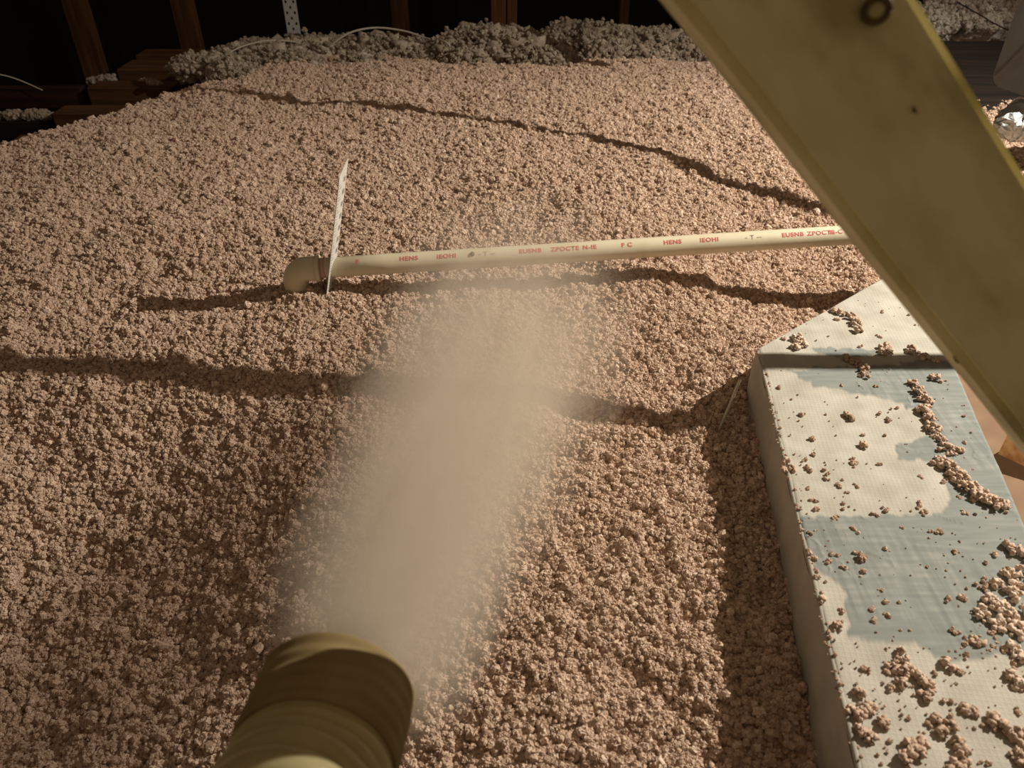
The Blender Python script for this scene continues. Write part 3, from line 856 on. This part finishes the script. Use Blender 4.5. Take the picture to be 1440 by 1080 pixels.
shadow_caster([at_y(660, 20, 3.05), at_y(690, 34, 2.95), at_y(720, 52, 2.8), at_y(760, 68, 2.72), at_y(800, 86, 2.64), at_y(830, 96, 2.56)], .5, .017,
             'short thick black tube added out of frame that shades the far batt')

# ------------------------------------------------------------------ the stream of blown fibre (haze)
A0 = at_depth(500, 955, .445); A1 = at_depth(742, 405, 1.30)
ax = A1 - A0; PL = np.linalg.norm(ax); ax /= PL
n_r, n_s = 24, 36
VV = []
def prad(t): return .060 + .150 * t ** .9
for i in range(n_r):
    t = i / (n_r - 1)
    for k in range(n_s):
        q = k / n_s * 2 * math.pi
        VV.append((prad(t) * 1.12 * math.cos(q), prad(t) * 1.12 * math.sin(q), t * PL))
idx = np.arange(n_r * n_s).reshape(n_r, n_s); jj = np.roll(idx, -1, 1)
me = np_mesh('blown_fibre_stream', VV, np.stack([idx[:-1], jj[:-1], jj[1:], idx[1:]], -1).reshape(-1, 4))
bm = bmesh.new(); bm.from_mesh(me)
bmesh.ops.holes_fill(bm, edges=[e for e in bm.edges if e.is_boundary], sides=0)
bmesh.ops.recalc_face_normals(bm, faces=bm.faces); bm.to_mesh(me); bm.free()
mv_ = bpy.data.materials.new('blown_fibre'); mv_.use_nodes = True
nt = mv_.node_tree; nt.nodes.clear()
m = mv_
outn = nd(m, 'ShaderNodeOutputMaterial')
vol = nd(m, 'ShaderNodeVolumePrincipled')
vol.inputs['Color'].default_value = (.985, .905, .785, 1); vol.inputs['Anisotropy'].default_value = 0.0
lk(m, vol, 0, outn, 'Volume')
tc = nd(m, 'ShaderNodeTexCoord'); sx = nd(m, 'ShaderNodeSeparateXYZ'); lk(m, tc, 'Object', sx, 0)
def mt(op, a, b=None, cl=False):
    n = nd(m, 'ShaderNodeMath', operation=op); n.use_clamp = cl
    for k, q in enumerate((a, b)):
        if q is None: continue
        if isinstance(q, (int, float)): n.inputs[k].default_value = q
        else: nt.links.new(q, n.inputs[k])
    return n.outputs[0]
t_ = mt('DIVIDE', sx.outputs['Z'], PL, True)
r2 = mt('SQRT', mt('ADD', mt('MULTIPLY', sx.outputs['X'], sx.outputs['X']), mt('MULTIPLY', sx.outputs['Y'], sx.outputs['Y'])))
Rr = mt('ADD', mt('MULTIPLY', mt('POWER', t_, .9), .150), .060)
q_ = mt('DIVIDE', r2, Rr)
mp = nd(m, 'ShaderNodeMapping'); mp.inputs['Scale'].default_value = (24, 24, 2.6); lk(m, tc, 'Object', mp, 'Vector')
nz = nd(m, 'ShaderNodeTexNoise'); nz.inputs['Scale'].default_value = 1.0; nz.inputs['Detail'].default_value = 4; lk(m, mp, 'Vector', nz, 'Vector')
nf = nz.outputs['Fac']
edge = mt('SUBTRACT', 1.15, mt('ADD', q_, mt('MULTIPLY', mt('SUBTRACT', nf, .5), 1.3)))
edge = mt('MULTIPLY', edge, 1.4, True)
edge = mt('POWER', edge, 1.8)
far = mt('SUBTRACT', 1.0, mt('POWER', t_, 5.0), True)
dens = mt('DIVIDE', .145, mt('MULTIPLY', Rr, Rr))        # thins out as it widens
dens = mt('MINIMUM', dens, 30.0)
dens = mt('MULTIPLY', mt('MULTIPLY', dens, edge), far)
dens = mt('MULTIPLY', dens, mt('ADD', mt('MULTIPLY', nf, 2.4), -.25))
nt.links.new(dens, vol.inputs['Density'])
me.materials.append(mv_)
po = bpy.data.objects.new('blown_fibre_stream', me); C.objects.link(po)
zq = Vector(ax).to_track_quat('Z', 'Y')
po.rotation_euler = zq.to_euler(); po.location = W(A0)
tag(po, 'hazy stream of tan insulation blowing out of the hose', 'dust cloud', kind='stuff')
